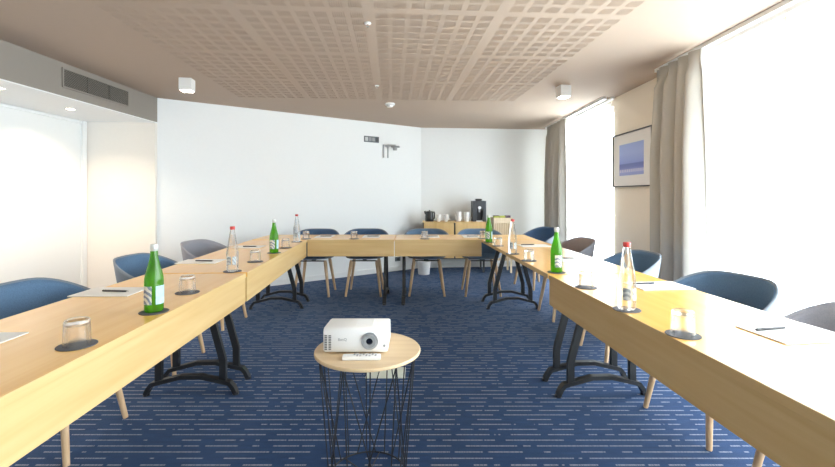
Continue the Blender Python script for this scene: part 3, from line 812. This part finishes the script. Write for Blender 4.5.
# ------------------------------------------------------------------ on the walls
dA = (Vector(B) - Vector(A)).normalized(); aw = math.atan2(dA.y, dA.x)
def on_back(px, z, off=0.):                        # point of the slanting back wall under a pixel column
    k = (px - CX) / F
    # A + s*dA with X = k*Y
    s = (k * A[1] - A[0]) / (dA.x - k * dA.y)
    return Vector((A[0] + s * dA.x + off * dA.y, A[1] + s * dA.y - off * dA.x, z))
zz = lambda py, d: H + (HY - py) * d / F
p = on_back(371.5, zz(140, 6.85))
t = thing('media_socket_plate', 'dark media socket plate high on the white back wall', 'socket', p, aw)
bm = new(); add_box(bm, -.135, .13, -.012, 0, -.047, .047, .003); obj('plate', bm, M['socket'], t)
for k in range(3):
    bm = new(); add_box(bm, -.12 + k * .062, -.07 + k * .062, -.016, -.012, -.03, .03, .001); obj('connector', bm, M['greyplastic' if k else 'steel'], t)
bm = new(); add_box(bm, .075, .122, -.018, -.012, -.034, .036, .001); obj('socket_insert', bm, M['dark'], t)
p = on_back(385.5, zz(151.5, 6.95))
t = thing('projector_wall_bracket', 'grey and white projector wall bracket below the media socket plate', 'bracket', p, aw)
bm = new(); add_box(bm, -.055, .055, -.01, 0, -.11, .11, .003); obj('wall_plate', bm, M['white'], t)
bm = new(); add_box(bm, -.055, -.035, -.02, -.01, -.105, .105); add_box(bm, .03, .045, -.02, -.01, -.105, .105); obj('side_rail', bm, M['greyplastic'], t)
bm = new(); add_bar(bm, [(0, -.01, .085), (.03, -.06, .09), (.11, -.14, .085)], .05, .03); obj('arm', bm, M['steel'], t)
bm = new(); add_bar(bm, [(.06, -.09, .068), (.15, -.18, .066)], .08, .025); obj('mount_head', bm, M['greyplastic'], t)
bm = new(); add_lathe(bm, [(0, -.035), (.03, -.035), (.036, -.01), (.036, .012), (0, .012)], 18, mat=Matrix.Translation((.10, -.13, .045))); obj('swivel', bm, M['greyplastic'], t, smooth=True)
p = on_back(397.5, .19)
t = thing('wall_socket', 'dark power socket low on the back wall behind the table', 'socket', p, aw)
bm = new(); add_box(bm, -.05, .05, -.012, 0, -.035, .035, .003); obj('plate', bm, M['socket'], t)
bm = new(); add_lathe(bm, [(0, .0), (.02, .0), (.02, .016), (0, .016)], 18, mat=Matrix.Translation((0, 0, 0)) @ RX); obj('outlet', bm, M['dark'], t)

# framed print on the right wall (faces -X)
fy0, fy1, fz0, fz1 = 4.25, 5.11, 1.33, 1.935
t = thing('framed_picture', 'framed blue seaside print with white mount on the right wall', 'picture', (XR, (fy0 + fy1) / 2, (fz0 + fz1) / 2))
hw, hh = (fy1 - fy0) / 2, (fz1 - fz0) / 2
bm = new()
for a in ((-hw, hw, hh - .012, hh), (-hw, hw, -hh, -hh + .012), (-hw, -hw + .012, -hh + .012, hh - .012), (hw - .012, hw, -hh + .012, hh - .012)): add_box(bm, -.028, 0, *a, .001)
obj('frame', bm, M['frame'], t)
bm = new(); add_box(bm, -.014, -.004, -hw + .012, hw - .012, -hh + .012, hh - .012); obj('mount', bm, M['mat'], t)
bm = new(); add_box(bm, -.016, -.014, -.26, .27, -.175, .175); obj('print', bm, M['print'], t)

# air grille on the soffit face
t = thing('air_vent', 'long grey air vent grille in the soffit on the left', 'vent', (-3.08, 4.15, 2.262))
bm = new()
L, hz = .43, .088
for a in ((-L, L, hz - .014, hz), (-L, L, -hz, -hz + .014), (-L, -L + .014, -hz + .014, hz - .014), (L - .014, L, -hz + .014, hz - .014)): add_box(bm, -.001, .012, *a, .002)
obj('grille_frame', bm, M['soffit'], t)
bm = new(); add_box(bm, 0, .006, -L + .014, L - .014, -hz + .014, hz - .014); obj('mesh_panel', bm, M['vent'], t)
for y in (-.14, .14):
    bm = new(); add_box(bm, .006, .010, y - .008, y + .008, -hz + .014, hz - .014); obj('divider', bm, M['vent'], t)

# ceiling fittings
for px, py, lab in ((187, 79, 'white cube ceiling spotlight on the left near the soffit'), (563.5, 86, 'white cube ceiling spotlight on the right before the far window')):
    d = F * (CEIL - H) / (HY - py)
    t = thing('ceiling_spotlight', lab, 'ceiling light', ((px - CX) / F * d, d, CEIL), .15)
    bm = new(); add_box(bm, -.058, .058, -.058, .058, -.118, 0, .004); obj('housing', bm, M['white'], t)
    bm = new(); add_box(bm, -.046, .046, -.046, .046, -.124, -.118, .002); obj('diffuser', bm, M['lamp'], t)
p = Vector(((390 - CX) / F * 5.43, 5.40, CEIL))
t = thing('smoke_detector', 'small round white smoke detector on the ceiling near the back wall', 'smoke detector', p)
bm = new(); add_lathe(bm, [(0, 0), (.062, 0), (.062, -.018), (.05, -.028), (0, -.03)], 28); obj('base', bm, M['white'], t, smooth=True)
bm = new(); add_lathe(bm, [(0, -.03), (.04, -.03), (.036, -.046), (0, -.05)], 24); obj('sensing_chamber', bm, M['white'], t, smooth=True)
for px, py, lab in ((367.7, 23, 'small white sprinkler head in the ceiling nearest the viewer'), (377, 85.5, 'small white sprinkler head in the ceiling farther back')):
    d = F * (CEIL - H) / (HY - py)
    t = thing('sprinkler_head', lab, 'sprinkler', ((px - CX) / F * d, d, CEIL))
    bm = new(); add_lathe(bm, [(0, 0), (.024, 0), (.022, -.006), (.012, -.009), (0, -.009)], 20); obj('cover_plate', bm, M['white'], t, smooth=True)
    bm = new(); add_lathe(bm, [(0, -.009), (.007, -.009), (.007, -.02), (.011, -.021), (.011, -.024), (0, -.024)], 14); obj('deflector', bm, M['chrome'], t, smooth=True)
for y, x, lab in ((4.25, -3.43, 'round recessed downlight in the soffit near the alcove wall'), (3.42, -3.33, 'round recessed downlight in the soffit at the left photo edge')):
    t = thing('recessed_downlight', lab, 'ceiling light', (x, y, 2.09))
    bm = new(); add_lathe(bm, [(.036, 0), (.05, 0), (.049, -.004), (.036, -.003), (.036, 0)], 28); obj('bezel', bm, M['white'], t, smooth=True)
    bm = new(); add_lathe(bm, [(0, -.0005), (.036, -.0005), (.036, -.002), (0, -.002)], 24); obj('lamp_face', bm, M['down'], t)

# ------------------------------------------------------------------ light
def light(kind, name, loc, energy, col, **k):
    l = bpy.data.lights.new(name, kind); l.energy = energy; l.color = col
    for a, v in k.items(): setattr(l, a, v)
    o = bpy.data.objects.new(name, l); C.objects.link(o); o.location = loc; return o
for y0, y1, nm in ((*W1, 'near'), (*W2, 'far')):
    o = light('AREA', 'window_portal_' + nm, (XR + .3, (y0 + y1) / 2, 1.15), 1, (1, 1, 1), shape='RECTANGLE', size=y1 - y0 + .3, size_y=2.5)
    o.rotation_euler = Vector((-1, 0, 0)).to_track_quat('-Z', 'Z').to_euler()
    # size runs along local X: make that world Y
    o.rotation_euler = Matrix(((0, 0, 1), (1, 0, 0), (0, 1, 0))).to_euler()
    o.data.cycles.is_portal = True
for y, x in ((4.25, -3.43), (3.42, -3.33), (2.6, -3.4), (1.75, -3.4)):  # last pair has no fitting: unseen fill, added to even out the light
    light('SPOT', 'downlight_and_fill_beam', (x, y, 2.075), 72, (1, .80, .58), spot_size=math.radians(140), spot_blend=1.0, shadow_soft_size=.035)
for px, py in ((187, 79), (563.5, 86)):
    d = F * (CEIL - H) / (HY - py)
    light('SPOT', 'ceiling_spot_beam', ((px - CX) / F * d, d, CEIL - .13), 16, (1, .88, .74), spot_size=math.radians(120), spot_blend=.7, shadow_soft_size=.045)

wd = bpy.data.worlds.new('daylight'); S.world = wd; wd.use_nodes = True
bg = wd.node_tree.nodes['Background']; bg.inputs[0].default_value = (.90, .96, 1, 1); bg.inputs[1].default_value = 13.0

# ------------------------------------------------------------------ camera
cam = bpy.data.cameras.new('camera'); co = bpy.data.objects.new('camera', cam); C.objects.link(co)
co.location = (0, 0, H); co.rotation_euler = (PI / 2, 0, 0)
cam.sensor_fit = 'HORIZONTAL'; cam.sensor_width = 36; cam.lens = 36 * F / 835
cam.shift_y = (HY - 233.5) / 835
cam.clip_start = .02; cam.clip_end = 100
S.camera = co
S.view_settings.view_transform = 'Standard'; S.view_settings.look = 'None'; S.view_settings.gamma = 1
S.view_settings.use_curve_mapping = False; S.view_settings.exposure = 0.26
S.cycles.max_bounces = 14; S.cycles.diffuse_bounces = 8; S.cycles.transparent_max_bounces = 24
